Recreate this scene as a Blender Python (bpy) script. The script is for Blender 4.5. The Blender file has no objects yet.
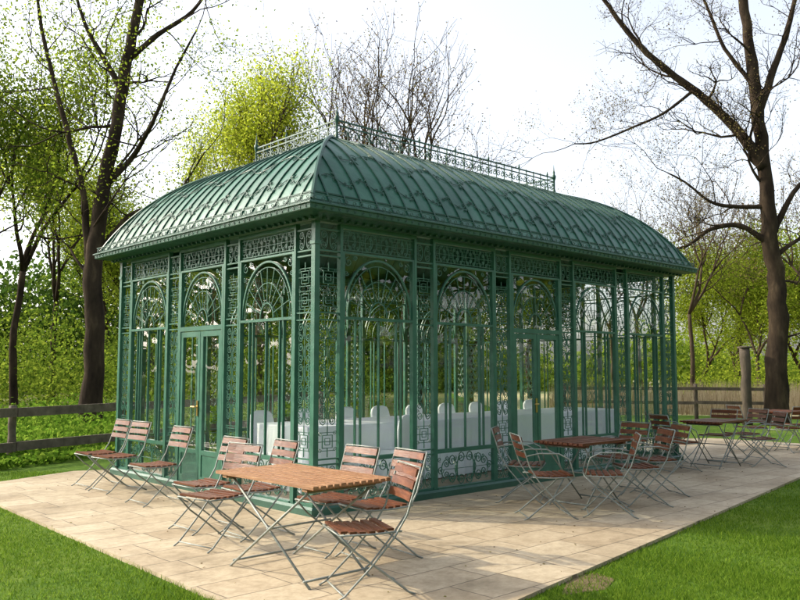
import bpy, math, random
import numpy as np
from mathutils import Vector, Matrix
rnd=random.Random(7); nr=np.random.default_rng(11)
scn=bpy.context.scene; COL=scn.collection
F=814.0; CAMH=1.6; HOR=370.0
def PD(px,py,d):
    return Vector(((px-400)/F*d, d, CAMH+(HOR-py)/F*d))
# ---------------------------------------------------------------- materials
def newmat(name):
    m=bpy.data.materials.new(name); m.use_nodes=True
    nt=m.node_tree; nt.nodes.clear()
    o=nt.nodes.new('ShaderNodeOutputMaterial'); return m,nt,o
def ramp(nt,stops,fac=None):
    r=nt.nodes.new('ShaderNodeValToRGB'); e=r.color_ramp.elements
    while len(e)<len(stops): e.new(0.5)
    for i,(p,c) in enumerate(stops):
        e[i].position=p; e[i].color=(*c,1)
    if fac is not None: nt.links.new(fac,r.inputs[0])
    return r
def noise(nt,scale,detail=4,rough=.55,vec=None,dist=0):
    n=nt.nodes.new('ShaderNodeTexNoise'); n.inputs['Scale'].default_value=scale
    n.inputs['Detail'].default_value=detail; n.inputs['Roughness'].default_value=rough
    n.inputs['Distortion'].default_value=dist
    if vec is not None: nt.links.new(vec,n.inputs['Vector'])
    return n
def coords(nt,scale=(1,1,1),rot=0,kind='Object'):
    t=nt.nodes.new('ShaderNodeTexCoord'); m=nt.nodes.new('ShaderNodeMapping')
    m.inputs['Scale'].default_value=scale; m.inputs['Rotation'].default_value=(0,0,rot)
    nt.links.new(t.outputs[kind],m.inputs[0]); return m.outputs[0]
def solid(name,stops,scale=6,rough=.5,metal=0,bump=.0,bscale=40,cscale=(1,1,1),spec=.5,kind='Object',rvar=0,orand=0):
    m,nt,o=newmat(name); b=nt.nodes.new('ShaderNodeBsdfPrincipled')
    v=coords(nt,cscale,kind=kind)
    if orand:
        oi=nt.nodes.new('ShaderNodeObjectInfo'); vm=nt.nodes.new('ShaderNodeVectorMath'); vm.operation='MULTIPLY_ADD'
        vm.inputs[1].default_value=(37,19,11); nt.links.new(oi.outputs['Random'],vm.inputs[0]); nt.links.new(v,vm.inputs[2]); v=vm.outputs[0]
    n=noise(nt,scale,5,.6,v); r=ramp(nt,stops,n.outputs['Fac'])
    nt.links.new(r.outputs[0],b.inputs['Base Color']); b.inputs['Roughness'].default_value=rough
    if rvar:
        mr=nt.nodes.new('ShaderNodeMapRange'); mr.inputs[1].default_value=.3; mr.inputs[2].default_value=.7
        mr.inputs[3].default_value=rough-rvar; mr.inputs[4].default_value=rough+rvar
        n4=noise(nt,scale*1.7,4,.6,v); nt.links.new(n4.outputs['Fac'],mr.inputs[0]); nt.links.new(mr.outputs[0],b.inputs['Roughness'])
    b.inputs['Metallic'].default_value=metal
    b.inputs['Specular IOR Level'].default_value=spec
    if bump>0:
        n2=noise(nt,bscale,4,.6,v); bp=nt.nodes.new('ShaderNodeBump'); bp.inputs['Strength'].default_value=bump
        bp.inputs['Distance'].default_value=.02
        nt.links.new(n2.outputs['Fac'],bp.inputs['Height']); nt.links.new(bp.outputs[0],b.inputs['Normal'])
    nt.links.new(b.outputs[0],o.inputs[0]); return m
def leafmat(name,stops,trans=.5):
    m,nt,o=newmat(name); g=nt.nodes.new('ShaderNodeNewGeometry')
    r=ramp(nt,stops,g.outputs['Random Per Island'])
    d=nt.nodes.new('ShaderNodeBsdfDiffuse'); t=nt.nodes.new('ShaderNodeBsdfTranslucent'); x=nt.nodes.new('ShaderNodeMixShader')
    x.inputs[0].default_value=trans
    nt.links.new(r.outputs[0],d.inputs[0]); nt.links.new(r.outputs[0],t.inputs[0])
    nt.links.new(d.outputs[0],x.inputs[1]); nt.links.new(t.outputs[0],x.inputs[2]); nt.links.new(x.outputs[0],o.inputs[0])
    return m
M={}
M['green']=solid('painted_iron',[(.3,(.016,.084,.054)),(.7,(.034,.135,.090))],5,.38,0,.15,60,rvar=.08,orand=1)
M['greendark']=solid('painted_iron_dark',[(.3,(.012,.060,.040)),(.7,(.026,.100,.066))],3,.40,0,.2,50,rvar=.1)
M['roof']=solid('painted_sheet_roof',[(.25,(.011,.062,.042)),(.5,(.024,.105,.070)),(.75,(.05,.16,.11))],1.6,.37,.0,.5,4,spec=.38,rvar=.1)
M['scroll']=solid('dark_scrollwork',[(.3,(.010,.050,.034)),(.7,(.022,.088,.058))],3,.42,0,.1,50,spec=.35)
M['wood']=solid('varnished_slat_wood',[(.25,(.055,.017,.008)),(.55,(.125,.038,.015)),(.8,(.21,.078,.032))],7,.40,0,.2,30,(1,6,6),orand=1,rvar=.1,spec=.35)
M['woodlight']=solid('weathered_slat_wood',[(.25,(.15,.065,.028)),(.55,(.32,.16,.075)),(.8,(.46,.28,.15))],5,.46,0,.3,30,(1.2,9,9),spec=.35)
M['steel']=solid('galvanised_steel',[(.3,(.15,.17,.155)),(.7,(.28,.30,.275))],12,.55,.2,.1,60,orand=1)
M['cloth']=solid('white_linen',[(.3,(.76,.79,.85)),(.7,(.82,.85,.89))],3,.85,0,.2,12)
M['fence']=solid('weathered_timber',[(.3,(.07,.055,.04)),(.6,(.15,.12,.088)),(.8,(.24,.20,.15))],5,.85,0,.6,18,(1,1,1))
M['postwood']=solid('dark_timber',[(.3,(.035,.026,.018)),(.6,(.085,.065,.045)),(.8,(.15,.12,.085))],5,.85,0,.8,14,(1,1,.4))
M['bark']=solid('bark',[(.3,(.014,.010,.008)),(.55,(.042,.030,.020)),(.8,(.105,.075,.046))],3.5,.95,0,1.0,9,(1,1,.35),.1)
M['barklight']=solid('bark_pale',[(.3,(.035,.025,.016)),(.6,(.075,.055,.036)),(.8,(.13,.10,.065))],3.5,.95,0,.8,9,(1,1,.35),.1)
M['brass']=solid('brass_handle',[(.3,(.5,.35,.12)),(.7,(.6,.42,.16))],5,.3,.9)
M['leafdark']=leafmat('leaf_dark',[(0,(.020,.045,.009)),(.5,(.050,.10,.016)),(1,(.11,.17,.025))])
M['leafmid']=leafmat('leaf_fresh',[(0,(.055,.105,.012)),(.5,(.13,.20,.022)),(1,(.26,.33,.04))])
M['leafyellow']=leafmat('leaf_yellow_green',[(0,(.22,.28,.025)),(.5,(.38,.45,.04)),(1,(.54,.58,.07))],.62)
M['leaffresh']=leafmat('leaf_lime',[(0,(.10,.15,.016)),(.5,(.22,.30,.028)),(1,(.38,.45,.05))],.6)
M['bud']=leafmat('buds',[(0,(.10,.065,.035)),(.5,(.18,.13,.06)),(1,(.24,.23,.08))])
M['reed']=leafmat('dry_reed',[(0,(.26,.19,.11)),(.5,(.46,.36,.22)),(1,(.62,.52,.35))],.3)
M['blade']=leafmat('grass_blade',[(0,(.050,.115,.010)),(.5,(.115,.205,.018)),(1,(.22,.32,.04))],.5)
M['herb']=leafmat('herb_leaf',[(0,(.05,.11,.011)),(.5,(.12,.23,.023)),(1,(.24,.35,.045))],.45)
m,nt,o=newmat('window_glass'); tr=nt.nodes.new('ShaderNodeBsdfTransparent'); gl=nt.nodes.new('ShaderNodeBsdfGlossy')
tr.inputs[0].default_value=(.93,.965,.95,1); gl.inputs['Roughness'].default_value=.01
lw=nt.nodes.new('ShaderNodeLayerWeight'); lw.inputs[0].default_value=.5; pw=nt.nodes.new('ShaderNodeMath'); pw.operation='POWER'; pw.inputs[1].default_value=3.0
ma=nt.nodes.new('ShaderNodeMath'); ma.operation='MULTIPLY_ADD'; ma.inputs[1].default_value=.9; ma.inputs[2].default_value=.075
mx=nt.nodes.new('ShaderNodeMixShader')
nt.links.new(lw.outputs['Facing'],pw.inputs[0]); nt.links.new(pw.outputs[0],ma.inputs[0])
nn=noise(nt,1.3,2,.5,coords(nt)); bp=nt.nodes.new('ShaderNodeBump'); bp.inputs['Strength'].default_value=.05; bp.inputs['Distance'].default_value=.1
nt.links.new(nn.outputs['Fac'],bp.inputs['Height']); nt.links.new(bp.outputs[0],gl.inputs['Normal'])
nt.links.new(ma.outputs[0],mx.inputs[0]); nt.links.new(tr.outputs[0],mx.inputs[1]); nt.links.new(gl.outputs[0],mx.inputs[2]); nt.links.new(mx.outputs[0],o.inputs[0])
M['glass']=m
ANG=math.atan2(.685,.729)
m,nt,o=newmat('lawn_ground'); b=nt.nodes.new('ShaderNodeBsdfPrincipled'); v=coords(nt)
n1=noise(nt,.35,4,.6,v); n2=noise(nt,9,6,.7,v)
ad=nt.nodes.new('ShaderNodeMath'); ad.operation='ADD'; mu=nt.nodes.new('ShaderNodeMath'); mu.operation='MULTIPLY'; mu.inputs[1].default_value=.5
nt.links.new(n1.outputs['Fac'],ad.inputs[0]); nt.links.new(n2.outputs['Fac'],ad.inputs[1]); nt.links.new(ad.outputs[0],mu.inputs[0])
r=ramp(nt,[(.35,(.030,.075,.010)),(.5,(.080,.15,.016)),(.65,(.17,.23,.04))],mu.outputs[0])
b.inputs['Roughness'].default_value=.95; b.inputs['Specular IOR Level'].default_value=.1
bp=nt.nodes.new('ShaderNodeBump'); bp.inputs['Strength'].default_value=.8; bp.inputs['Distance'].default_value=.04
n3=noise(nt,45,3,.7,v); nt.links.new(n3.outputs['Fac'],bp.inputs['Height']); nt.links.new(bp.outputs[0],b.inputs['Normal'])
nt.links.new(r.outputs[0],b.inputs['Base Color']); nt.links.new(b.outputs[0],o.inputs[0]); M['lawn']=m
M['litter']=solid('leaf_litter',[(.3,(.05,.06,.02)),(.5,(.11,.10,.04)),(.7,(.10,.18,.035))],1.5,.95,0,.8,14,spec=.1)
M['field']=solid('dry_field',[(.3,(.26,.26,.12)),(.5,(.44,.37,.22)),(.7,(.28,.35,.12))],.25,.95,0,.6,6,spec=.1)
M['soil']=solid('bare_soil',[(.3,(.09,.065,.035)),(.6,(.16,.12,.07)),(.8,(.12,.14,.04))],6,.95,0,.8,30,spec=.1)
def stonemat(name,k):
    m,nt,o=newmat(name); b=nt.nodes.new('ShaderNodeBsdfPrincipled'); v=coords(nt,(1,1,1),-ANG)
    dn=noise(nt,1.5,2,.5,v); vm=nt.nodes.new('ShaderNodeVectorMath'); vm.operation='MULTIPLY_ADD'
    vm.inputs[1].default_value=(.03,.03,0); nt.links.new(dn.outputs['Color'],vm.inputs[0]); nt.links.new(v,vm.inputs[2])
    br=nt.nodes.new('ShaderNodeTexBrick'); nt.links.new(vm.outputs[0],br.inputs['Vector'])
    br.inputs['Scale'].default_value=1; br.inputs['Brick Width'].default_value=.74; br.inputs['Row Height'].default_value=.42
    br.inputs['Mortar Size'].default_value=.007; br.inputs['Mortar Smooth'].default_value=.3; br.offset=.41; br.squash=.75; br.squash_frequency=3
    br.inputs['Color1'].default_value=(.38*k,.305*k,.205*k,1); br.inputs['Color2'].default_value=(.48*k,.405*k,.29*k,1); br.inputs['Mortar'].default_value=(.17*k,.135*k,.09*k,1)
    n1=noise(nt,.9,8,.70,v); r1=ramp(nt,[(.32,(.54,.51,.46)),(.48,(.86,.84,.81)),(.62,(1,1,1))],n1.outputs['Fac'])
    n2=noise(nt,14,5,.7,v); r2=ramp(nt,[(.3,(.72,.70,.66)),(.6,(1,1,1))],n2.outputs['Fac'])
    def mul(a,bb):
        q=nt.nodes.new('ShaderNodeMix'); q.data_type='RGBA'; q.blend_type='MULTIPLY'; q.inputs[0].default_value=1
        nt.links.new(a,q.inputs[6]); nt.links.new(bb,q.inputs[7]); return q.outputs[2]
    c=mul(mul(br.outputs['Color'],r1.outputs[0]),r2.outputs[0]); nt.links.new(c,b.inputs['Base Color'])
    b.inputs['Roughness'].default_value=.68
    bp=nt.nodes.new('ShaderNodeBump'); bp.inputs['Strength'].default_value=.6; bp.inputs['Distance'].default_value=.01; bp.invert=True
    nt.links.new(br.outputs['Fac'],bp.inputs['Height'])
    bp2=nt.nodes.new('ShaderNodeBump'); bp2.inputs['Strength'].default_value=.45; bp2.inputs['Distance'].default_value=.01
    nt.links.new(n2.outputs['Fac'],bp2.inputs['Height']); nt.links.new(bp.outputs[0],bp2.inputs['Normal']); nt.links.new(bp2.outputs[0],b.inputs['Normal'])
    nt.links.new(b.outputs[0],o.inputs[0]); return m
M['stone']=stonemat('stone_paving',1.06); M['stonein']=stonemat('stone_floor',1.0)
# ---------------------------------------------------------------- mesh builder
class MB:
    def __init__(s): s.v=[]; s.f=[]
    def box(s,x0,x1,y0,y1,z0,z1):
        n=len(s.v)
        s.v+=[(x0,y0,z0),(x1,y0,z0),(x1,y1,z0),(x0,y1,z0),(x0,y0,z1),(x1,y0,z1),(x1,y1,z1),(x0,y1,z1)]
        s.f+=[(n,n+3,n+2,n+1),(n+4,n+5,n+6,n+7),(n,n+1,n+5,n+4),(n+1,n+2,n+6,n+5),(n+2,n+3,n+7,n+6),(n+3,n,n+4,n+7)]
    def pane(s,x0,x1,y,z0,z1):
        n=len(s.v); s.v+=[(x0,y,z0),(x1,y,z0),(x1,y,z1),(x0,y,z1)]; s.f.append((n,n+1,n+2,n+3))
    def beam(s,p,q,w,h):
        P=Vector(p);Q=Vector(q); t=(Q-P).normalized(); n=t.cross(Vector((0,0,1))); n=n.normalized() if n.length>.01 else Vector((1,0,0)); u=n.cross(t)
        b=len(s.v)
        for o_ in (P,Q):
            for a_,c_ in ((-1,-1),(1,-1),(1,1),(-1,1)): k=o_+n*a_*w/2+u*c_*h/2; s.v.append(tuple(k))
        for j in range(4): s.f.append((b+j,b+(j+1)%4,b+4+(j+1)%4,b+4+j))
        s.f.append((b+3,b+2,b+1,b)); s.f.append((b+4,b+5,b+6,b+7))
    def tube(s,pts,r,k=4,closed=False,phase=math.pi/4):
        P=[Vector(p) for p in pts]; m=len(P)
        if m<2: return
        R=r if hasattr(r,'__len__') else [r]*m
        t=(P[1]-P[0]).normalized(); a=Vector((0,0,1)) if abs(t.z)<.9 else Vector((1,0,0))
        n=t.cross(a).normalized(); base=len(s.v)
        for i in range(m):
            if closed: t2=(P[(i+1)%m]-P[i-1])
            else: t2=P[min(i+1,m-1)]-P[max(i-1,0)]
            if t2.length<1e-9: t2=t
            t=t2.normalized(); n=(n-t*n.dot(t))
            n=n.normalized() if n.length>1e-6 else t.orthogonal().normalized()
            bb=t.cross(n)
            for j in range(k):
                an=phase+2*math.pi*j/k; q=P[i]+(n*math.cos(an)+bb*math.sin(an))*R[i]; s.v.append((q.x,q.y,q.z))
        for i in range(m if closed else m-1):
            for j in range(k):
                a0=base+i*k+j; a1=base+i*k+(j+1)%k; b0=base+((i+1)%m)*k+j; b1=base+((i+1)%m)*k+(j+1)%k
                s.f.append((a0,a1,b1,b0))
        if not closed:
            s.f.append(tuple(base+j for j in range(k))[::-1]); s.f.append(tuple(base+(m-1)*k+j for j in range(k)))
    def loft(s,rings,cap=True):
        b=len(s.v); k=len(rings[0])
        for rg in rings: s.v+=[tuple(p) for p in rg]
        for i in range(len(rings)-1):
            for j in range(k):
                s.f.append((b+i*k+j,b+i*k+(j+1)%k,b+(i+1)*k+(j+1)%k,b+(i+1)*k+j))
        if cap:
            s.f.append(tuple(b+j for j in range(k))[::-1]); s.f.append(tuple(b+(len(rings)-1)*k+j for j in range(k)))
    def mesh(s,name,mat,smooth=False):
        me=bpy.data.meshes.new(name); me.from_pydata(s.v,[],s.f); me.materials.append(mat)
        if smooth: me.polygons.foreach_set('use_smooth',[True]*len(me.polygons))
        me.update(); return me
def obj(name,me,parent=None,loc=(0,0,0),rz=0,label=None,cat=None,group=None,kind=None):
    ob=bpy.data.objects.new(name,me); COL.objects.link(ob); ob.location=loc; ob.rotation_euler=(0,0,rz)
    if parent is not None: ob.parent=parent
    if label: ob['label']=label
    if cat: ob['category']=cat
    if group: ob['group']=group
    if kind: ob['kind']=kind
    return ob
def quads(name,V,mat,nv=4):
    V=np.asarray(V,dtype=np.float32).reshape(-1,3); N=len(V); me=bpy.data.meshes.new(name)
    me.vertices.add(N); me.vertices.foreach_set('co',V.ravel()); me.loops.add(N)
    me.loops.foreach_set('vertex_index',np.arange(N,dtype=np.int32)); me.polygons.add(N//nv)
    me.polygons.foreach_set('loop_start',np.arange(0,N,nv,dtype=np.int32))
    me.polygons.foreach_set('loop_total',np.full(N//nv,nv,dtype=np.int32))
    me.materials.append(mat); me.update(calc_edges=True); me.validate(); return me
def leaves(C,size,flat=0.0,jit=.4):
    C=np.asarray(C,dtype=np.float64); n=len(C)
    a=nr.normal(size=(n,3)); a/=np.linalg.norm(a,axis=1,keepdims=True)
    b=nr.normal(size=(n,3))
    b-=a*(a*b).sum(1,keepdims=True); b/=np.linalg.norm(b,axis=1,keepdims=True)
    s=(size*(1+jit*(nr.random((n,1))*2-1)))
    V=np.stack([C-a*s*.5,C+b*s*.3,C+a*s*.5,C-b*s*.3],axis=1); return V
# ---------------------------------------------------------------- camera, light, world
cam=bpy.data.cameras.new('camera'); cam.lens=F/800*36; cam.sensor_width=36; cam.clip_end=2000
co=bpy.data.objects.new('camera',cam); COL.objects.link(co); co.location=(0,0,CAMH)
co.rotation_euler=(math.radians(90)+math.atan(70/F),0,0); scn.camera=co
EL=math.radians(32); sd=Vector((-1,.20,0)).normalized()*math.cos(EL)+Vector((0,0,math.sin(EL)))
sl=bpy.data.lights.new('sun','SUN'); sl.energy=5.0; sl.angle=math.radians(.7); sl.color=(1,.88,.66)
so=bpy.data.objects.new('sun',sl); COL.objects.link(so); so.rotation_euler=sd.to_track_quat('Z','Y').to_euler(); so.location=(-30,0,30)
w=bpy.data.worlds.new('World'); scn.world=w; w.use_nodes=True; nt=w.node_tree; bg=nt.nodes['Background']
sk=nt.nodes.new('ShaderNodeTexSky'); sk.sky_type='NISHITA'; sk.sun_disc=False; sk.sun_elevation=EL
sk.sun_rotation=math.atan2(sd.x,sd.y); sk.dust_density=4; sk.air_density=1.0; sk.ozone_density=1
hs=nt.nodes.new('ShaderNodeHueSaturation'); hs.inputs['Saturation'].default_value=.42; hs.inputs['Value'].default_value=2.7
nt.links.new(sk.outputs[0],hs.inputs['Color']); nt.links.new(hs.outputs[0],bg.inputs[0]); bg.inputs[1].default_value=.15
scn.view_settings.view_transform='Standard'
# ---------------------------------------------------------------- ground
def sheet(name,pts,z,mat,thick=0,kind='structure'):
    mb=MB(); n=len(pts); mb.v=[(x,y,z) for x,y in pts]; mb.f=[tuple(range(n))]
    if thick:
        mb.v+=[(x,y,z-thick) for x,y in pts]
        for i in range(n): j=(i+1)%n; mb.f.append((i,i+n,j+n,j))
    return obj(name,mb.mesh(name,mat),kind=kind)
C=Vector((-.94,8.98,0)); R=Vector((.729,.685,0)); L=Vector((-.685,.729,0))
sheet('ground',[(-400,-200),(400,-200),(400,700),(-400,700)],0,M['lawn'])
sheet('woodland_floor',[(-60,10),(-12,13),(-7.4,13.6),(-1,26),(3,30),(3,60),(-80,60)],.004,M['litter'])
sheet('field',[(4,31),(16,27),(60,25),(120,60),(120,160),(-60,160),(-60,61),(3.5,61)],.004,M['field'])
sheet('soil_patch',[(1.15,5.95),(1.5,6.1),(1.65,6.4),(1.55,6.6),(1.3,6.45)],.004,M['soil'])
TER=[(-.25,4.6),(.66,5.55),(1.1,6.12),(6.15,12.5),(9.6,16.6),(7.3,19.0),(1.1,18.5),(-4.5,13.1),(-5.1,12.9),(-5.9,11.1)]
sheet('terrace_paving',TER,.03,M['stone'],.05)
def inpoly(x,y,P):
    ins=np.zeros(len(x),bool); n=len(P)
    for i in range(n):
        x1,y1=P[i]; x2,y2=P[(i+1)%n]
        c=((y1>y)!=(y2>y))&(x<(x2-x1)*(y-y1)/(y2-y1+1e-12)+x1); ins^=c
    return ins
def blades(n,ymin,ymax,side,h,wd):
    y=ymin+(ymax-ymin)*nr.random(n)**1.6; hw=y*.52
    x=hw*nr.random(n)*side
    ex=nr.normal(size=n)*.02
    k=~inpoly(x+ex,y,TER)
    if side<0: k&=(y<13.0)
    k&=~(((x-1.4)**2+(y-6.3)**2<.06)&(nr.random(n)<.6))
    # thin, patchy sward
    k&=nr.random(n)<(.62+.38*np.sin(x*1.7+1.3*np.sin(y*1.1))*np.sin(y*2.3+x))
    x=x[k]; y=y[k]; n=len(x)
    hh=h*(.4+.9*nr.random(n))*(.75+.5*np.sin(x*2.1+y*1.3)**2); a=nr.random(n)*6.283; ww=wd*(1+y/12)
    lx=(nr.random(n)-.5)*hh*1.6; ly=(nr.random(n)-.5)*hh*1.6
    V=np.zeros((n,3,3)); V[:,0,0]=x-np.cos(a)*ww; V[:,0,1]=y-np.sin(a)*ww; V[:,1,0]=x+np.cos(a)*ww; V[:,1,1]=y+np.sin(a)*ww
    V[:,2,0]=x+lx; V[:,2,1]=y+ly; V[:,2,2]=hh; return V
Vb=np.concatenate([blades(230000,4.8,16,1,.032,.0022),blades(140000,4.8,13,-1,.032,.0022)])
obj('grass',quads('grass',Vb,M['blade'],3),kind='stuff')
nb=500; bx=nr.uniform(-5,7,nb); by=nr.uniform(5,15,nb); kk=inpoly(bx,by,TER)
Cb=np.stack([bx,by,np.full(nb,.036)],1)[kk]; th=nr.random(len(Cb))*6.28; s_=nr.uniform(.006,.016,len(Cb))
dx=np.stack([np.cos(th)*s_,np.sin(th)*s_,th*0],1); dy=np.stack([-np.sin(th)*s_*.5,np.cos(th)*s_*.5,th*0+.004],1)
obj('leaf_bits',quads('leaf_bits',np.stack([Cb-dx,Cb+dy,Cb+dx,Cb-dy],1),M['bud']),kind='stuff')
# ---------------------------------------------------------------- pavilion
PW=.37; WW=1.14; LX=6*PW+5*WW; LY=4*PW+3*WW; ZT=3.26; Z0=.03
pav=obj('pavilion',None,None,(C.x,C.y,0),ANG,'green wrought-iron glass pavilion with curved metal roof on stone terrace','pavilion')
def spiral(cx,cz,r0,r1,a0,turns,n=14):
    return [(cx+(r0+(r1-r0)*i/n)*math.cos(a0+turns*2*math.pi*i/n),cz+(r0+(r1-r0)*i/n)*math.sin(a0+turns*2*math.pi*i/n)) for i in range(n+1)]
def line2(mb,pts,r,y=0,k=4): mb.tube([(p[0],y,p[1]) for p in pts],r,k)
def cscroll(cx,cz,w,h,sx):
    r=min(w*.45,h*.22)
    up=spiral(0,0,r,r*.15,math.pi/2,-1.4 ,14)
    pts=[(cx+sx*(w/2-r)+sx*(p[0])*1.0,cz+h/2-r+p[1]) for p in up][::-1]
    mid=[(cx+sx*(w/2-r)-sx*(w-r)*math.sin(t)*.9,cz+(h/2)*math.cos(t)) for t in [math.pi*i/8 for i in range(1,8)]]
    lo=[(p[0],2*cz-p[1]) for p in pts][::-1]
    return pts+mid+lo
def key(cx,cz,s):
    k=s/2
    return [(cx-k,cz-k),(cx-k,cz+k),(cx+k,cz+k),(cx+k,cz-k*.5),(cx-k*.4,cz-k*.5),(cx-k*.4,cz+k*.4),(cx+k*.4,cz+k*.4),(cx+k*.4,cz)]
mb=MB()
mb.box(.0,.038,-.030,.030,Z0,ZT); mb.box(PW-.038,PW,-.030,.030,Z0,ZT)
for z in (.14,.56,.62,2.16,2.24,2.88,2.94,3.18): mb.box(.038,PW-.038,-.016,.016,z-.008,z+.008)
mb.box(.038,PW-.038,-.028,.028,Z0,.13)
cx=PW/2
for s in (-1,1):
    for z,h in ((.25,.18),(.45,.18),(1.10,.21),(1.33,.21),(1.56,.21),(1.79,.21),(2.02,.20),(3.06,.20)):
        line2(mb,cscroll(cx+s*.062,z,.10,h,s),.006)
        line2(mb,spiral(cx+s*.105,z,.026,.005,0,1.3*s,8),.0045)
    for z in (.72,.90,2.30,2.50,2.72): line2(mb,spiral(cx+s*.105,z,.028,.005,0,1.3*s,8),.0045)
# fretwork keys, two smaller ones per block
for z in (.81,2.38,2.64):
    q=[(cx+sx*.07,z+sz*.07) for sx,sz in ((-1,-1),(1,-1),(1,1),(-1,1),(-1,-1))]; line2(mb,q,.0065)
    line2(mb,[(cx-.035,z-.035),(cx-.035,z+.035),(cx+.035,z+.035),(cx+.035,z-.035),(cx-.035,z-.035)],.006)
    line2(mb,[(cx-.135,z),(cx+.135,z)],.0055); line2(mb,[(cx,z+.07),(cx,z+.17)],.0065); line2(mb,[(cx,z-.07),(cx,z-.17)],.0065)
    for sz in (-1,1): line2(mb,[(cx-.10,z+sz*.10),(cx+.10,z+sz*.10)],.005)
line2(mb,[(cx,.15),(cx,.56)],.005); line2(mb,[(cx,.98),(cx,2.16)],.005)
pil=mb.mesh('pilaster',M['green'])
hw=WW/2; FZ=1.27
def fan(mb,zc,r,rad=.010):
    for rr,t in ((r,rad*1.5),(r*.90,rad*.6),(r*.62,rad*.6),(r*.26,rad)):
        line2(mb,[(hw+rr*math.cos(a),zc+FZ*rr*math.sin(a)) for a in [math.pi*i/28 for i in range(29)]],t)
    for i in range(1,10):
        a=math.pi*i/10; line2(mb,[(hw+r*.26*math.cos(a),zc+FZ*r*.26*math.sin(a)),(hw+r*.9*math.cos(a),zc+FZ*r*.9*math.sin(a))],rad*.55)
mb=MB()
mb.box(0,.032,-.028,.028,Z0,2.93); mb.box(WW-.032,WW,-.028,.028,Z0,2.93)
mb.box(.032,WW-.032,-.04,.04,Z0,.14); mb.box(.032,WW-.032,-.028,.028,.56,.61); mb.box(.032,WW-.032,-.026,.026,2.175,2.208); mb.box(.0,WW,-.026,.026,2.93,2.955); mb.box(0,WW,-.03,.03,3.215,ZT)
for x in (.21,.29,hw,WW-.29,WW-.21):
    mb.box(x-.007,x+.007,-.016,.016,.61,2.175)
wf=mb.mesh('window_frame',M['green'])
def spandrel(mb):
    for s,x0 in ((1,.105),(-1,WW-.105)):
        line2(mb,spiral(x0,2.84,.06,.010,math.pi*.5,1.4*s),.006)
        line2(mb,spiral(x0+s*.10,2.885,.032,.008,0,1.3*s),.006)
        line2(mb,spiral(x0-s*.03,2.71,.035,.008,0,1.3*-s),.006)
mb=MB(); fan(mb,2.22,hw-.042); spandrel(mb)
wt=mb.mesh('window_tracery',M['green'])
mb=MB()
for i in range(17):
    x=.06+i*(WW-.12)/16
    if i%4==0:
        for k in (.038,.018): line2(mb,[(x-k,3.085-k*1.6),(x+k,3.085-k*1.6),(x+k,3.085+k*1.6),(x-k,3.085+k*1.6),(x-k,3.085-k*1.6)],.005)
        line2(mb,[(x,2.955),(x,3.02)],.006); line2(mb,[(x,3.15),(x,3.20)],.006)
    else:
        s=1 if i%4==1 else -1
        line2(mb,cscroll(x,3.085,.055,.20 if i%4!=2 else .14,s),.0055)
        if i%4==2: line2(mb,[(x,2.98),(x,3.19)],.005)
line2(mb,[(0,2.98),(WW,2.98)],.006); line2(mb,[(0,3.19),(WW,3.19)],.006); line2(mb,[(0,3.085),(WW,3.085)],.004)
fz=mb.mesh('frieze',M['green'])
mb=MB()
for s in (-1,1):
    for k,(dx,hh) in enumerate(((.09,.40),(.24,.34),(.38,.24))):
        line2(mb,cscroll(hw+s*dx,.35,.15,hh,s if k%2 else -s),.007)
    line2(mb,spiral(hw+s*.46,.35,.06,.01,0,1.4*s),.006)
    for k in range(6):
        a=k*1.05; line2(mb,spiral(hw+s*(.13+.07*k),.35+.13*(1 if k%2 else -1),.035,.006,a,1.2*s,9),.0055)
line2(mb,[(hw+.2*math.cos(a),.35+.14*math.sin(a)) for a in [math.pi*2*i/20 for i in range(21)]],.006)
line2(mb,[(.032,.35),(WW-.032,.35)],.005)
lp=mb.mesh('lower_panel',M['green'])
mb=MB(); mb.pane(.032,WW-.032,.012,.14,2.93); wg=mb.mesh('window_pane',M['glass'])
mb=MB()
mb.box(0,.045,-.032,.032,Z0,2.93); mb.box(WW-.045,WW,-.032,.032,Z0,2.93); mb.box(.045,WW-.045,-.032,.032,2.12,2.18); mb.box(.045,WW-.045,-.05,.05,Z0,.09)
mb.box(.0,WW,-.026,.026,2.93,2.955); mb.box(0,WW,-.03,.03,3.215,ZT); df=mb.mesh('door_frame',M['green'])
LW=(WW-.09-.012)/2
mb=MB(); f=.065
mb.box(0,f,-.022,.022,.10,2.11); mb.box(LW-f,LW,-.022,.022,.10,2.11); mb.box(f,LW-f,-.022,.022,.10,.22); mb.box(f,LW-f,-.022,.022,2.04,2.11)
mb.box(f,LW-f,-.012,.012,.22,.50); mb.box(f,LW-f,-.022,.022,.50,.56)
leafm=mb.mesh('door_leaf',M['green']); mb=MB(); mb.pane(f,LW-f,0,.56,2.04); leafg=mb.mesh('door_glass',M['glass'])
mb=MB(); mb.box(-.015,.015,-.035,-.023,1.0,1.2); mb.tube([(0,-.03,1.12),(0,-.07,1.12),(-.09,-.075,1.12)],.009,6); hand=mb.mesh('handle',M['brass'])
mb=MB(); fan(mb,2.235,hw-.052); spandrel(mb)
dt=mb.mesh('door_tracery',M['green']); mb=MB(); mb.pane(.045,WW-.045,.012,2.18,2.93); dg=mb.mesh('fanlight_pane',M['glass'])
faces=[((0,0),0,5,2),((LX,0),90,3,None),((LX,LY),180,5,None),((0,LY),270,3,1)]
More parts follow.
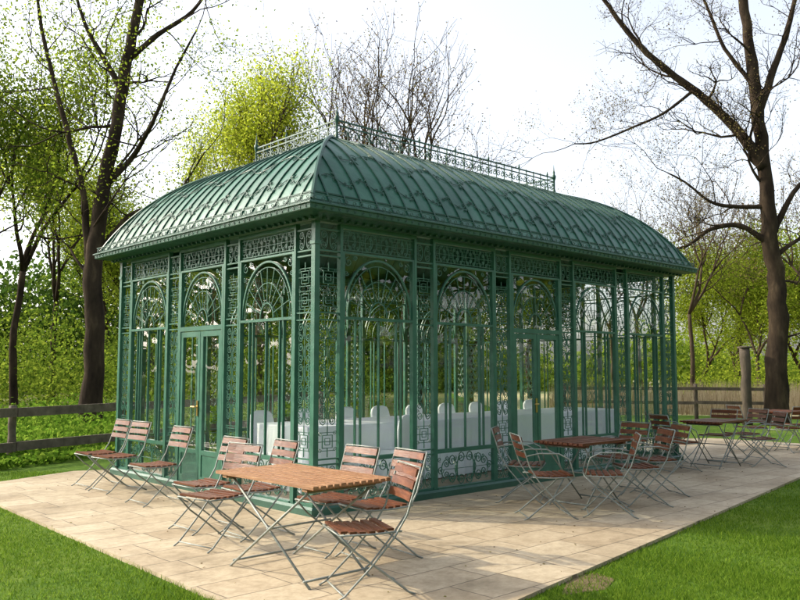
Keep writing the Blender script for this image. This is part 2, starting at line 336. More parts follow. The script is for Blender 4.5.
for (ox,oy),deg,nb,door in faces:
    a=math.radians(deg); ux,uy=math.cos(a),math.sin(a)
    for i in range(nb+1):
        t=i*(PW+WW); p=obj('pilaster',pil,pav,(ox+ux*t,oy+uy*t,0),a)
    for i in range(nb):
        t=i*(PW+WW)+PW; loc=(ox+ux*t,oy+uy*t,0)
        if i==door:
            d=obj('door',df,pav,loc,a); obj('tracery',dt,d); obj('fanlight_pane',dg,d); obj('frieze',fz,d)
            l1=obj('door_leaf',leafm,d,(.045,0,0)); l2=obj('door_leaf',leafm,d,(.045+LW+.012,0,0))
            obj('glass_pane',leafg,d,(.045,0,0)); obj('glass_pane',leafg,d,(.045+LW+.012,0,0)); obj('handle',hand,d,(.045+LW-.03,0,0))
        else:
            d=obj('window',wf,pav,loc,a); obj('tracery',wt,d); obj('glass_pane',wg,d); obj('frieze',fz,d); obj('lower_panel',lp,d)
for x,y in ((0,0),(LX,0),(LX,LY),(0,LY)):
    mb=MB(); mb.box(-.034,.034,-.034,.034,Z0,ZT); mb.box(-.06,.06,-.06,.06,Z0,.16); mb.box(-.046,.046,-.046,.046,3.0,3.04)
    obj('corner_post',mb.mesh('corner_post',M['green']),pav,(x,y,0))
def ringsweep(mb,prof,closed=False):
    b=len(mb.v)
    for o_,z in prof: mb.v+=[(-o_,-o_,z),(LX+o_,-o_,z),(LX+o_,LY+o_,z),(-o_,LY+o_,z)]
    n=len(prof)
    for i in range(n if closed else n-1):
        for j in range(4): 
            i2=(i+1)%n; mb.f.append((b+i*4+j,b+i*4+(j+1)%4,b+i2*4+(j+1)%4,b+i2*4+j))
mb=MB(); ringsweep(mb,[(.085,Z0),(.085,.10),(.06,.125),(.041,.125),(.041,Z0)],True); obj('base_plinth',mb.mesh('base_plinth',M['greendark']),pav)
mb=MB(); ringsweep(mb,[(-.06,3.26),(.04,3.26),(.06,3.28),(.09,3.28),(.24,3.325),(.245,3.31),(.31,3.315),(.32,3.325),(.325,3.375),(.345,3.38),(.345,3.395),(.26,3.43),(.22,3.43),(-.06,3.36)],True)
for side in range(4):
    n=70 if side%2==0 else 44; ln=LX+.3 if side%2==0 else LY+.3
    for i in range(n):
        t=-.15+ln*(i+.5)/n; w_=.016
        if side==0: mb.box(t-w_,t+w_,-.15,-.095,3.262,3.287)
        elif side==2: mb.box(t-w_,t+w_,LY+.095,LY+.15,3.262,3.287)
        elif side==1: mb.box(LX+.095,LX+.15,t-w_,t+w_,3.262,3.287)
        else: mb.box(-.15,-.095,t-w_,t+w_,3.262,3.287)
obj('cornice',mb.mesh('cornice',M['greendark']),pav)
roof=obj('roof',None,pav)
IN=1.45; ZB=3.432; ZR=4.75; A0=-.25
def prof(s):
    x=A0+(IN-A0)*s; z=ZB+(ZR-ZB)*s
    nx,nz=-(ZR-ZB),(IN-A0); ln=math.hypot(nx,nz); b=.27*4*s*(1-s)
    return x+nx/ln*b*.9, z+nz/ln*b
def rp(side,u,s,off=0):
    d,z=prof(s); e=.01; d2,z2=prof(min(1,s+e)); d1,z1=prof(max(0,s-e))
    tx,tz=d2-d1,z2-z1; ln=math.hypot(tx,tz); ox,oz=-tz/ln*off,tx/ln*off; d+=ox; z+=oz
    if side==0: return (u,d,z)
    if side==2: return (LX-u,LY-d,z)
    if side==1: return (LX-d,u,z)
    return (d,LY-u,z)
mb=MB(); NS=20
for side in range(4):
    ln=LX if side%2==0 else LY; b=len(mb.v)
    for i in range(NS+1):
        s=i/NS; d,z=prof(s); mb.v.append(rp(side,d,s)); mb.v.append(rp(side,ln-d,s))
    for i in range(NS): mb.f.append((b+2*i,b+2*i+1,b+2*i+3,b+2*i+2))
obj('roof_sheet',mb.mesh('roof_sheet',M['roof'],True),roof)
mb=MB(); mb.box(IN,LX-IN,IN,LY-IN,ZR-.02,ZR+.012); obj('roof_deck',mb.mesh('roof_deck',M['roof']),roof)
def sfor(u):
    lo,hi=0,1
    for _ in range(30):
        m_=(lo+hi)/2
        if prof(m_)[0]<u: lo=m_
        else: hi=m_
    return lo
rr2=random.Random(5)
for side in range(4):
    mb=MB(); sc=MB()
    ln=LX if side%2==0 else LY; n=round((ln+.5)/.24); st=(ln+.5)/n
    for i in range(1,n):
        u=-.25+st*i; e=min(u,ln-u); s1=1 if e>=IN else sfor(e)
        k=max(3,int(14*s1)); mb.tube([rp(side,u,s1*j/k,.008) for j in range(k+1)],.015,4)
    for s,q in ((.0,.014),(.05,.012),(.985,.012)):
        d,_=prof(s)
        mb.tube([rp(side,d,s,.004),rp(side,ln-d,s,.004)],q,4)
    mb.tube([rp(side,prof(j/16)[0],j/16,.010) for j in range(17)],.026,6)
    SL=2.3
    def put(uc,s0,pts,th,off=.016,rot=0):
        out=[]
        for p in pts:
            x=p[0]*math.cos(rot)-p[1]*math.sin(rot); y=p[0]*math.sin(rot)+p[1]*math.cos(rot)
            out.append(rp(side,uc+x,max(0,min(1,s0+y/SL)),off))
        sc.tube(out,th,4)
    for s0,amp,per_,ph in ((.155,.030,.48,0.0),(.40,.050,.96,1.0),(.72,.038,.96,3.3)):
        d=prof(min(1,s0+amp))[0]+.06; N=int((ln-2*d)/.05)
        if N<4: continue
        stem=[]
        for j in range(N+1):
            u=d+(ln-2*d)*j/N; ss=s0+amp*math.sin(2*math.pi*u/per_+ph); stem.append(rp(side,u,ss,.012))
        sc.tube(stem,.005,4)
        kcr=int((ln-2*d)/(per_/2)); 
        for j in range(kcr+1):
            u=(math.floor(d/(per_/2))+j+.75)*(per_/2)-ph*per_/(2*math.pi)
            if u<d+.03 or u>ln-d-.03: continue
            up=math.sin(2*math.pi*u/per_+ph); sgn=1 if up>0 else -1
            rr_=amp*SL*.62
            put(u+per_*.10,s0-sgn*amp*.05,spiral(0,0,rr_,.01,math.pi/2*sgn,1.45*sgn,14),.0048,.013)
            put(u-per_*.16,s0+sgn*amp*.55,spiral(0,0,rr_*.55,.008,-math.pi/2*sgn,1.2*-sgn,10),.004,.013)
            for q in range(3):
                an=sgn*(math.pi/2+(q-1)*.6)+rr2.uniform(-.2,.2); l_=rr2.uniform(.06,.09)*(amp/.045)
                put(u+rr2.uniform(-.04,.04),s0+sgn*amp*.95,[(0,0),(l_*.5*math.cos(an),l_*.5*math.sin(an)),(l_*math.cos(an),l_*math.sin(an))],[.003,.010,.002],.014)
    obj('roof_rib',mb.mesh('roof_rib',M['scroll']),roof)
    obj('roof_scrollwork',sc.mesh('roof_scrollwork',M['scroll']),roof)
EO=-.30
for side in range(4):
    mb=MB()
    ln=LX if side%2==0 else LY; n=round((ln+.6)/.11)
    def ep(u,z,o_=EO):
        return {0:(u,o_,z),2:(LX-u,LY-o_,z),1:(LX-o_,u,z),3:(o_,LY-u,z)}[side]
    mb.tube([ep(EO,3.485),ep(ln-EO,3.485)],.006,4)
    for i in range(n):
        u=EO+(ln-2*EO)*(i+.5)/n
        pts=spiral(0,0,.033,.008,-math.pi/2,(1.2 if i%2 else -1.2),8); mb.tube([ep(u+p[0],3.447+p[1]) for p in pts],.005,4)
        pts=spiral(0,0,.020,.006,math.pi/2,(1.2 if i%2 else -1.2),8); mb.tube([ep(u+p[0],3.35+p[1],-.326) for p in pts],.004,4)
    obj('eave_cresting',mb.mesh('eave_cresting',M['greendark']),roof)
a,b_,c_,d_=IN,LX-IN,IN,LY-IN; zr=ZR+.012
def seg(mb,p,q):
    P=Vector(p);Q=Vector(q); ln=(Q-P).length; n=max(2,round(ln/.20)); D=(Q-P)/n
    for z,r_ in ((.03,.016),(.22,.012),(.29,.014)): mb.tube([P+Vector((0,0,z)),Q+Vector((0,0,z))],r_,4)
    for i in range(n+1):
        o_=P+D*i; mb.tube([o_,o_+Vector((0,0,.31))],.010,4)
        if i%4==0: mb.tube([o_+Vector((0,0,.29)),o_+Vector((0,0,.32)),o_+Vector((0,0,.38))],[.010,.018,.003],6)
        if i<n:
            m_=o_+D*.5; dn=D.normalized()
            for s in (1,-1):
                pts=spiral(s*.045,.125,.055,.01,math.pi/2,-1.2*s,9); mb.tube([m_+dn*p[0]+Vector((0,0,p[1])) for p in pts],.008,4)
for p,q in (((a,c_,zr),(b_,c_,zr)),((b_,c_,zr),(b_,d_,zr)),((b_,d_,zr),(a,d_,zr)),((a,d_,zr),(a,c_,zr))):
    mb=MB(); seg(mb,p,q); obj('ridge_cresting',mb.mesh('ridge_cresting',M['scroll']),roof)
mb=MB(); hs_=[0,.05,.09,.14,.24,.29,.33,.36,.39,.43,.54]; rs=[.03,.03,.018,.018,.018,.034,.038,.016,.022,.010,.002]
mb.tube([(0,0,z) for z in hs_],rs,10); fin=mb.mesh('finial',M['scroll'],True)
for x,y in ((a,c_),(b_,c_),(b_,d_),(a,d_)): obj('finial',fin,roof,(x,y,zr))
mb=MB(); mb.box(.04,LX-.04,.04,LY-.04,.035,.10); obj('floor',mb.mesh('floor',M['stonein']),pav)
# ---------------------------------------------------------------- interior
def W(u,v,z=0): p=C+R*u+L*v; return (p.x,p.y,z)
TLn,TWd,TV=6.9,1.1,1.35
rings=[]; NP=260
def per(i,off):
    hx,hy=TLn/2,TWd/2; P=2*(TLn+TWd); t=(i/NP)*P
    if t<TLn: p=(-hx+t,-hy); n=(0,-1)
    elif t<TLn+TWd: p=(hx,-hy+t-TLn); n=(1,0)
    elif t<2*TLn+TWd: p=(hx-(t-TLn-TWd),hy); n=(0,1)
    else: p=(-hx,hy-(t-2*TLn-TWd)); n=(-1,0)
    return (p[0]+n[0]*off,p[1]+n[1]*off)
for z,am in ((.02,1),(.25,.75),(.5,.35),(.74,.1),(.795,0),(.81,-.3)):
    rings.append([(*per(i,am*.035*(1+math.sin(i*.9)+.6*math.sin(i*2.3+1))),z) for i in range(NP)])
mb=MB(); mb.loft(rings)
bt=obj('banquet_table',None,None,W(LX/2,TV,.10),ANG,'long banquet table under white floor-length cloth inside pavilion','table')
obj('tablecloth',mb.mesh('tablecloth',M['cloth'],False),bt)
def rrect(w_,d__,cy,z,n=5,r=.05):
    pts=[]
    for sx,sy,a0 in ((1,1,0),(-1,1,90),(-1,-1,180),(1,-1,270)):
        for i in range(n):
            a_=math.radians(a0+90*i/(n-1)); pts.append((sx*(w_/2-r)+r*math.cos(a_),cy+sy*(d__/2-r)+r*math.sin(a_),z))
    return pts
mb=MB(); mb.loft([rrect(.46,.48,0,0),rrect(.42,.46,0,.25),rrect(.40,.43,0,.45),rrect(.38,.41,0,.475),rrect(.38,.08,.165,.49,r=.035),rrect(.38,.07,.19,.75,r=.03),rrect(.37,.06,.21,.83,r=.028),rrect(.34,.055,.214,.88,r=.025),rrect(.27,.045,.215,.92,r=.02),rrect(.14,.03,.215,.94,r=.012)])
cov=mb.mesh('chair_cover',M['cloth'],True)
CG='covered chairs around the banquet table'
for i in range(9):
    u=LX/2-3.0+.75*i+rnd.uniform(-.05,.05)
    cc=obj('covered_chair',None,None,W(u,TV+.90,.10),ANG+rnd.uniform(-.08,.08),'banquet chair under white cloth cover beside long table','chair',CG); obj('chair_cover',cov,cc)
for u in (1.75,):
    cc=obj('covered_chair',None,None,W(u,TV-.82,.10),ANG+math.pi+rnd.uniform(-.08,.08),'banquet chair under white cloth cover, back towards the window','chair',CG); obj('chair_cover',cov,cc)
# ---------------------------------------------------------------- outdoor furniture
def bar(name,pts,q,mat): mb=MB(); mb.tube(pts,q,6); return mb.mesh(name,mat,True)
def chair_meshes(arm):
    mb=MB()
    for i in range(6):
        y=-.20+i*.068; z=.445-.012*math.sin(math.pi*i/5); mb.box(-.215,.215,y-.024,y+.024,z,z+.018)
    seat=mb.mesh('seat',M['wood'])
    mb=MB()
    for i in range(3):
        z=.665+i*.085; y=.245+(z-.45)*.27-.02
        h=.028; n=len(mb.v)
        for x,cv in ((-.22,0),(-.11,.012),(0,.016),(.11,.012),(.22,0)):
            mb.v+=[(x,y+cv-.009,z-h),(x,y+cv+.009,z-h+.002),(x,y+cv+.009+.016,z+h),(x,y+cv-.009+.016,z+h)]
        for k in range(4):
            for j in range(4): mb.f.append((n+k*4+j,n+k*4+(j+1)%4,n+(k+1)*4+(j+1)%4,n+(k+1)*4+j))
        mb.f.append((n,n+3,n+2,n+1)); mb.f.append((n+16,n+17,n+18,n+19))
    back=mb.mesh('backrest',M['wood'])
    legs=[]; q=.0078
    for s in (-1,1):
        mb=MB(); x=s*.235
        mb.tube([(x,.36,.875),(x,.33,.78),(x,.255,.55),(x,.16,.40),(x,-.02,.20),(x,-.20,.03),(x,-.26,.0)],q,6)
        x2=s*.222
        mb.tube([(x2,-.235,.435),(x2,-.10,.30),(x2,.08,.17),(x2,.27,.02),(x2,.32,.0)],q,6)
        mb.tube([(x2,-.235,.435),(x2,0,.430),(x2,.22,.44)],q,6)
        if arm: mb.tube([(x,.295,.66),(x,.15,.69),(x,-.06,.685),(x,-.17,.63),(x,-.20,.54),(x,-.225,.44)],q,6)
        legs.append(mb.mesh('leg',M['steel'],True))
    q=.0065
    st=[bar('stretcher',p,q,M['steel']) for p in ([(-.235,-.20,.03),(.235,-.20,.03)],[(-.222,.27,.02),(.222,.27,.02)],[(-.235,.36,.875),(.235,.36,.875)],[(-.222,-.235,.435),(.222,-.235,.435)])]
    return seat,back,legs,st
CH=[chair_meshes(False),chair_meshes(True)]
def chair(x,y,face,arm,label,grp='slatted folding chairs on the terrace'):
    s,b,lg,st=CH[arm]
    c=obj('folding_chair',None,None,(x,y,.031),face+math.pi/2,label,'chair',grp)
    obj('seat',s,c); obj('backrest',b,c); obj('leg',lg[0],c); obj('leg',lg[1],c)
    for q in st: obj('stretcher',q,c)
    return c
def tablemesh(ln,wd,mat,ns):
    mb=MB(); n=ns; rr=random.Random(2)
    for i in range(n):
        y=-wd/2+wd*(i+.5)/n; hw_=wd/n/2-.008; e=rr.uniform(-.003,.003); mb.box(-ln/2+e,ln/2+e,y-hw_,y+hw_,.724,.750+rr.uniform(-.002,.002))
    for s in (-1,1): mb.box(s*(ln/2-.12)-.03,s*(ln/2-.12)+.03,-wd/2+.02,wd/2-.02,.70,.7235)
    top=mb.mesh('tabletop',mat); legs=[]; q=.0098
    for s in (-1,1):
        mb=MB(); y=s*(wd/2-.07)
        mb.tube([(-ln/2+.12,y,.70),(ln/2-.15,y,.0)],q,6); y-=s*.03
        mb.tube([(ln/2-.12,y,.70),(-ln/2+.15,y,.0)],q,6); legs.append(mb.mesh('leg',M['steel'],True))
    e=wd/2-.07; st=[]
    for sx in (-1,1): st.append(bar('stretcher',[(sx*(ln/2-.19),-e,.05),(sx*(ln/2-.19),e,.05)],.009,M['steel'])); st.append(bar('stretcher',[(sx*(ln/2-.12),-e,.69),(sx*(ln/2-.12),e,.69)],.009,M['steel']))
    st.append(bar('stretcher',[(0,-e,.36),(0,e,.36)],.008,M['steel']))
    return top,legs,st
T1=tablemesh(1.32,.76,M['woodlight'],12); T2=tablemesh(1.0,.68,M['wood'],10)
def table(x,y,rz,T,label):
    t=obj('folding_table',None,None,(x,y,.031),rz,label,'table','slatted folding tables on the terrace')
    obj('tabletop',T[0],t); obj('leg',T[1][0],t); obj('leg',T[1][1],t)
    for q in T[2]: obj('stretcher',q,t)
aR=ANG; aL=ANG+math.pi/2
table(-.79,6.55,aL,T1,'light brown slatted wooden folding table with crossed metal legs')
chair(-.27,5.98,math.radians(200),0,'slatted folding chair pulled up to the corner of light brown table')
LBn='slatted folding chair beside the light brown wooden table'
chair(-.60,7.30,aR+math.pi,0,LBn); chair(-.20,6.98,aR+math.pi-.15,0,LBn)
chair(-1.68,7.5,aR+math.pi+.15,0,LBn); chair(-1.95,8.25,aR+math.pi,0,LBn); chair(-1.40,7.95,aR+math.pi-.1,0,LBn)
LW_='reddish-brown slatted folding chair standing against the pavilion end wall'
chair(-4.12,11.25,aR+math.pi,0,LW_); chair(-3.72,10.82,aR+math.pi+.08,0,LW_); chair(-2.92,9.85,aR+math.pi,0,LW_)
table(2.16,9.72,aR,T2,'dark reddish slatted folding table beside pavilion long side')
LT='slatted folding chair with metal armrests around dark reddish table'
chair(1.50,9.95,math.radians(-15),1,LT); chair(1.60,8.95,math.radians(5),1,LT); chair(2.25,9.05,math.radians(170),1,LT)
chair(2.80,9.70,math.radians(185),1,LT); chair(2.85,10.75,math.radians(215),1,LT); chair(3.25,10.45,math.radians(190),1,LT)
table(5.15,13.5,aR,T2,'dark reddish slatted folding table near end of terrace')
LF='reddish-brown slatted folding chair near end of terrace'
chair(4.35,12.9,math.radians(20),1,LF); chair(4.55,13.9,math.radians(-30),1,LF); chair(5.5,14.3,math.radians(225),0,LF); chair(5.95,13.6,math.radians(180),1,LF)
chair(6.1,14.6,math.radians(200),1,LF)
table(7.7,16.6,aR,T2,'reddish slatted folding table at the far terrace corner')
chair(6.9,16.2,math.radians(10),0,LF); chair(7.6,15.9,math.radians(100),0,LF); chair(8.3,17.0,math.radians(190),0,LF)
# ---------------------------------------------------------------- fences
def log(mb,p,q,r,seed=0):
    P=Vector(p);Q=Vector(q); n=8; rr=random.Random(seed); pts=[]; rad=[]
    for i in range(n+1):
        t=i/n; pts.append(P.lerp(Q,t)+Vector((rr.uniform(-1,1),rr.uniform(-1,1),rr.uniform(-1,1)))*r*.12); rad.append(r*rr.uniform(.92,1.08))
    mb.tube(pts,rad,8)
def fence(p,q,h,n,label,r=.06,rails=(.82,.35),rh=.13,mt='fence'):
    P=Vector((*p,0)); Q=Vector((*q,0)); e=obj('timber_fence',None,None,(P.x,P.y,0),0,label,'fence')
    D=(Q-P)/n; rr=random.Random(3)
    for i in range(n+1):
        mb=MB(); o_=D*i; log(mb,o_,o_+Vector((0,0,h)),r*1.15,i); obj('fence_post',mb.mesh('fence_post',M[mt],True),e)
    nn_=Vector((D.y,-D.x,0)).normalized()*(r*1.15+.03)
    for k,z in enumerate(rails):
        for i in range(n):
            mb=MB(); mb.beam(D*i+nn_+D*.004+Vector((0,0,z+rr.uniform(-.012,.012))),D*(i+.996)+nn_+Vector((0,0,z+rr.uniform(-.012,.012))),.045,rh); obj('fence_rail',mb.mesh('fence_rail',M[mt]),e)
fence((-7.95,12.1),(-2.3,23.9),.98,5,'weathered grey timber post and rail fence beside green undergrowth',.065,(.86,.26),.16)
fence((5.5,27.5),(11.6,26.0),1.15,3,'dark timber post and rail fence in front of dry meadow',.06,(1.0,.55),.1,'postwood')
mb=MB(); log(mb,(0,0,0),(0,0,2.25),.15,5); mb.box(-.16,.16,-.16,.16,2.24,2.29)
gp=obj('timber_post',None,None,(10.15,24,0),0,'thick weathered timber post standing on the lawn','post'); obj('shaft',mb.mesh('shaft',M['postwood'],True),gp)
# ---------------------------------------------------------------- trees
def grow(mb,tips,p,d,ln,r,lev,rg,up=.15,wob=.22,k=4,split=(2,3)):
    n=4; pts=[p.copy()]; rad=[r]; dd=d.copy(); r1=r*.55
    for i in range(n):
        dd=(dd+Vector((rg.gauss(0,wob),rg.gauss(0,wob),rg.gauss(0,wob)+up*.4))).normalized()
        p=p+dd*ln/n; pts.append(p.copy()); rad.append(r+(r1-r)*(i+1)/n)
        if lev>0 and i in(1,2) and rg.random()<.75:
            sd_=(dd+Vector((rg.gauss(0,.8),rg.gauss(0,.8),rg.gauss(0,.5)))).normalized()
            grow(mb,tips,p,sd_,ln*rg.uniform(.5,.75),rad[-1]*.55,lev-1,rg,up,wob,k,split)
    mb.tube(pts,rad,max(3,min(8,k if r>.03 else 3)))
    if lev<=1: tips+= [tuple(pts[2]),tuple(pts[3])]
    if lev<=0: tips.append(tuple(p)); return
    for _ in range(rg.randint(*split)):
        nd=(dd+Vector((rg.gauss(0,.45),rg.gauss(0,.45),rg.gauss(0,.35)+up))).normalized()
        grow(mb,tips,p,nd,ln*rg.uniform(.62,.85),r1,lev-1,rg,up,wob,k,split)
def crownpts(tips,per_,sig,keep=1.0):
    T=np.array(tips)
    if keep<1: T=T[nr.random(len(T))<keep]
    idx=np.repeat(np.arange(len(T)),per_); return T[idx]+nr.normal(size=(len(idx),3))*sig
def maketree(name,loc,label,mbs,crown,cmat,bmat,cat='tree',grp=None):
    e=obj(name,None,None,loc,0,label,cat,grp)
    obj('trunk',mbs.mesh('trunk',bmat,True),e)
    if crown is not None: obj('crown',quads('crown',crown,cmat),e)
    return e
def limb(mb,pts,r0,r1,k=10,jit=0,rg=None,flare=False):
    P=[Vector(p) for p in pts]; out=[]
    for i in range(len(P)-1):
        p0=P[max(i-1,0)];p1=P[i];p2=P[i+1];p3=P[min(i+2,len(P)-1)]
        for j in range(5):
            t=j/5; out.append(.5*((2*p1)+(p2-p0)*t+(2*p0-5*p1+4*p2-p3)*t*t+(3*p1-p0-3*p2+p3)*t**3))
    out.append(P[-1]); n=len(out)
    rad=[r0+(r1-r0)*(i/(n-1))**.8 for i in range(n)]
    if rg:
        out=[o_+Vector((rg.gauss(0,1),rg.gauss(0,1),0))*rad[i]*.10 for i,o_ in enumerate(out)]
        rad=[q*rg.uniform(.94,1.07) for q in rad]
    if flare: rad[0]*=1.5; rad[1]*=1.15
    mb.tube(out,rad,k); return out,rad
def hero(limbs,seed,base,lev,lnf,per_,sig,size,keep=1,wob=.2):
    rg=random.Random(seed); mb=MB(); tips=[]
    for li,(pts,r0,r1,tw) in enumerate(limbs):
        loc=[Vector(p)-base for p in pts]; out,rad=limb(mb,loc,r0,r1,10,0,rg,li==0)
        n=len(out); 
        for i in range(3,n):
            if rg.random()<tw:
                t=(out[i]-out[i-1]).normalized(); d=(t*.5+Vector((rg.gauss(0,.7),rg.gauss(0,.5),rg.gauss(.15,.5)))).normalized()
                grow(mb,tips,out[i],d,lnf*rg.uniform(.6,1.3)*(1-.4*i/n),min(rad[i]*.4,.05),lev,rg,.12,wob)
        grow(mb,tips,out[-1],(out[-1]-out[-2]).normalized(),lnf,r1*.8,lev,rg,.12,wob)
    cr=leaves(crownpts(tips,per_,sig,keep),size) if per_ else None
    return mb,cr
D=21
B=PD(93,432,D); B.z=0
def O(px,py,dy=0,d=D): 
    return PD(px,py,d+dy)
limbs=[([B,O(94,330),O(92,260),O(99,190),O(110,120),O(120,50),O(130,-10),O(150,-90)],.29,.09,.2),
 ([O(92,310),O(84,240),O(78,190),O(64,140),O(46,80),O(30,20),O(20,-40)],.12,.035,.3),
 ([O(98,250),O(125,215),O(150,205),O(175,190,1),O(200,150,1)],.08,.02,.35),
 ([O(104,180),O(130,150),O(150,110,-1),O(170,60,-1),O(190,20,-1)],.09,.02,.35),
 ([O(118,90),O(95,50),O(75,15),O(60,-30)],.10,.03,.4),([O(122,50),O(150,25),O(185,0),O(210,-40)],.09,.03,.4)]
mb,cr=hero(limbs,3,B,2,1.6,5,.25,.075,.55)
maketree('broadleaf_tree',B,'tall dark-barked tree with sparse young green leaves behind fence',mb,cr,M['leaffresh'],M['bark'])
D=24
B=PD(772,424,D); B.z=0
limbs=[([B,O(776,360,0,D),O(780,290,0,D),O(774,235,0,D),O(770,150,0,D),O(763,70,0,D),O(757,0,0,D),O(750,-80,0,D)],.36,.12,.2),
 ([O(770,165,0,D),O(748,130,0,D),O(715,95,0,D),O(690,75,0,D),O(655,45,0,D),O(630,15,0,D),O(610,-15,0,D)],.18,.06,.35),
 ([O(700,85,0,D),O(670,108,0,D),O(640,122,0,D),O(600,138,0,D),O(578,140,0,D)],.05,.02,.45),
 ([O(775,245,0,D),O(745,225,0,D),O(715,228,0,D),O(690,245,0,D),O(662,250,0,D)],.11,.025,.45),
 ([O(771,205,0,D),O(740,205,0,D),O(715,200,0,D),O(690,180,0,D),O(672,170,0,D)],.08,.02,.45),
 ([O(766,110,0,D),O(785,60,0,D),O(800,20,0,D),O(815,-30,0,D)],.14,.06,.3),([O(778,230,0,D),O(800,190,0,D),O(830,160,0,D)],.11,.04,.3),
 ([O(764,80,0,D),O(735,40,0,D),O(720,0,0,D),O(700,-50,0,D)],.08,.03,.35),([O(774,260,0,D),O(800,240,0,D),O(830,230,0,D)],.09,.03,.3)]
mb,cr=hero(limbs,8,B,3,1.35,1,.12,.05,1,.26)
maketree('bare_oak_tree',B,'large spreading oak with dark trunk and bare budding branches',mb,cr,M['bud'],M['bark'])
def gentree(px,d,h,r,lev,ln,per_,sig,size,cm,bm,seed,label,name='broadleaf_tree',trunkf=.35,up=.2,grp=None,keep=1):
    rg=random.Random(seed); mb=MB(); tips=[]; x=(px-400)/F*d
    tp=Vector((rg.uniform(-.4,.4),rg.uniform(-.3,.3),h*trunkf)); limb(mb,[(0,0,0),(rg.uniform(-.15,.15),0,h*trunkf*.5),tp],r,r*.7,8,0,rg)
    for i in range(3): 
        an=rg.uniform(0,6.28); grow(mb,tips,tp,Vector((math.cos(an)*.45,math.sin(an)*.45,1)).normalized(),ln*rg.uniform(.85,1.2),r*.6,lev,rg,up,.16,6)
    cr=leaves(crownpts(tips,per_,sig,keep),size) if per_ else None
    return maketree(name,(x,d,0),label,mb,cr,cm,bm,'tree',grp)
gentree(258,30,15,.18,4,2.45,11,.46,.10,M['leafyellow'],M['barklight'],21,'tree with fresh yellow-green spring crown behind pavilion',up=.32,trunkf=.46,keep=.55)
gentree(212,34,13,.12,4,2.3,9,.40,.10,M['leafyellow'],M['barklight'],29,'thin tree with sparse yellow-green leaves behind pavilion',up=.32,trunkf=.42,keep=.5)
gentree(400,33,16,.20,4,3.5,1,.15,.08,M['bud'],M['barklight'],23,'budding bare tree with fine reddish twigs behind pavilion',name='bare_tree',up=.22,trunkf=.34)
gentree(345,36,17,.18,4,3.4,2,.2,.08,M['bud'],M['barklight'],24,'budding bare tree with fine reddish twigs behind pavilion',name='bare_tree',up=.25,trunkf=.34)
LBk='slender broadleaf tree with sparse green spring leaves'
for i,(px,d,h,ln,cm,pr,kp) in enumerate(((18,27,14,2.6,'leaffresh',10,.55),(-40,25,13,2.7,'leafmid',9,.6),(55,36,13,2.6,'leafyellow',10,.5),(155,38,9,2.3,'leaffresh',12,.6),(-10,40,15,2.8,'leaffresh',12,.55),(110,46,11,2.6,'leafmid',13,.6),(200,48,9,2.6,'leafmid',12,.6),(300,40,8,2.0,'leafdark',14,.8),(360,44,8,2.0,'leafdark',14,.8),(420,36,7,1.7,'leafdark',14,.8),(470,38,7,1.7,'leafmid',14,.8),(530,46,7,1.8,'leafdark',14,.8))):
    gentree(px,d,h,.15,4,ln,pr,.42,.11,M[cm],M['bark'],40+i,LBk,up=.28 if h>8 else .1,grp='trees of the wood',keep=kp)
for i,(px,d,h) in enumerate(((640,42,12),(690,38,12),(735,44,13),(610,52,12),(820,34,12))):
    gentree(px,d,h,.13,4,2.2,1,.2,.08,M['bud'],M['barklight'],60+i,'thin bare tree with fine twigs beyond the meadow',name='bare_tree',up=.2,grp='thin bare trees')
for i,(px,d,h) in enumerate(((700,46,7),(760,40,9),(800,44,9),(735,52,9),(845,42,9))):
    gentree(px,d,h,.13,4,2.1,14,.44,.12,M['leaffresh'],M['barklight'],70+i,'young tree with bright yellow-green leaves beyond the meadow',up=.14,trunkf=.25,grp='young yellow-green trees',keep=.6)
def cloud(n,xr,yr,zf,size,clump=1.3,per_=40):
    k=n//per_; x=nr.uniform(*xr,k); y=nr.uniform(*yr,k); z=nr.random(k)**.9*zf(x)
    c=np.stack([x,y,z],1); c=np.repeat(c,per_,0)+nr.normal(size=(k*per_,3))*clump*np.array([1,1,.7]); c[:,2]=np.abs(c[:,2]); return leaves(c,size)
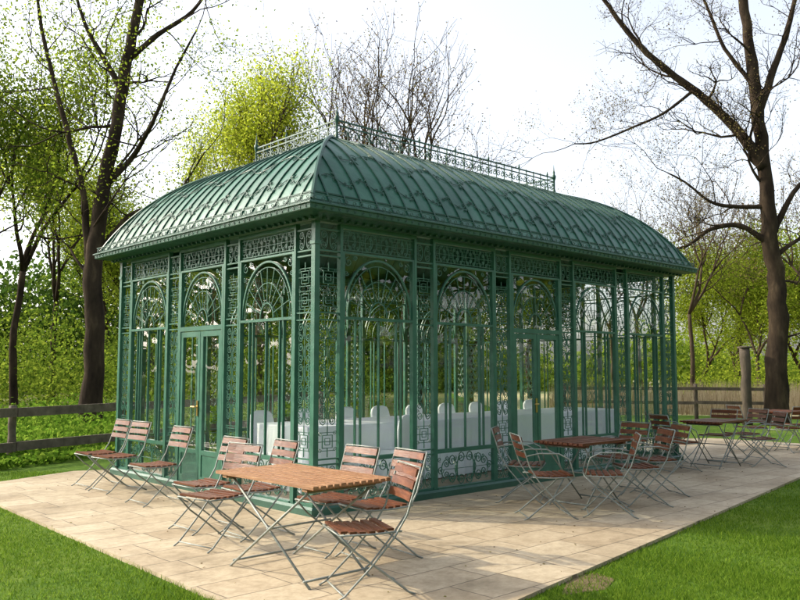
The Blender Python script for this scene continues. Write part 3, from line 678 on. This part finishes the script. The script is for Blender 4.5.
obj('far_wood',quads('far_wood',cloud(75000,(-60,4),(58,74),lambda x:np.where(x<-8,9,6.5),.42,1.4,50),M['leafdark']),kind='stuff')
obj('far_hedgerow',quads('far_hedgerow',cloud(50000,(0,60),(60,75),lambda x:2.9+1.6*np.sin(x*.35),.34,1.2,60),M['leafmid']),kind='stuff')
obj('undergrowth',quads('undergrowth',cloud(60000,(-28,-1),(27,42),lambda x:2.8+1.2*np.sin(x*1.3),.13,.5,45),M['leafmid']),kind='stuff')
obj('hedge_shrubs',quads('hedge_shrubs',cloud(22000,(11,34),(33,42),lambda x:1.2+.9*np.sin(x*.9),.12,.45,45),M['leaffresh']),kind='stuff')
sur=np.concatenate([cloud(16000,(-55,50),(-34,-24),lambda x:13+0*x,.9,1.8,20),cloud(13000,(-50,-38),(-26,38),lambda x:11+0*x,.9,1.8,20),cloud(9000,(32,42),(-26,30),lambda x:12+0*x,.9,1.8,20)])
obj('surrounding_wood',quads('surrounding_wood',sur,M['leafmid']),kind='stuff')
n=60000; y=12.2+14*nr.random(n)**1.2; x0=-8+(y-12)*.475
x=x0-nr.random(n)*9-.08; z=(.04+.26*nr.random(n))*(1+np.clip((y-15)/5,0,2.0)*nr.random(n))
k=~inpoly(x,y,TER)
P1=np.stack([x,y,z],1)[k]
n=5000; y=12.6+8*nr.random(n); x=-8+(y-12)*.475+.1+nr.random(n)*1.0; z=.02+.14*nr.random(n); k=~inpoly(x,y,TER)
P1=np.concatenate([P1,np.stack([x,y,z],1)[k]])
obj('ground_cover',quads('ground_cover',leaves(P1,.10,.6),M['herb']),kind='stuff')
n=14000; x=nr.uniform(6,30,n); y=nr.uniform(29,34,n); hh=nr.uniform(.4,1.3,n); V=np.zeros((n,3,3)); V[:,0]=np.stack([x-.014,y,x*0],1); V[:,1]=np.stack([x+.014,y,x*0],1); V[:,2]=np.stack([x+nr.normal(size=n)*.15,y,hh],1)
obj('dry_reeds',quads('dry_reeds',V,M['reed'],3),kind='stuff')
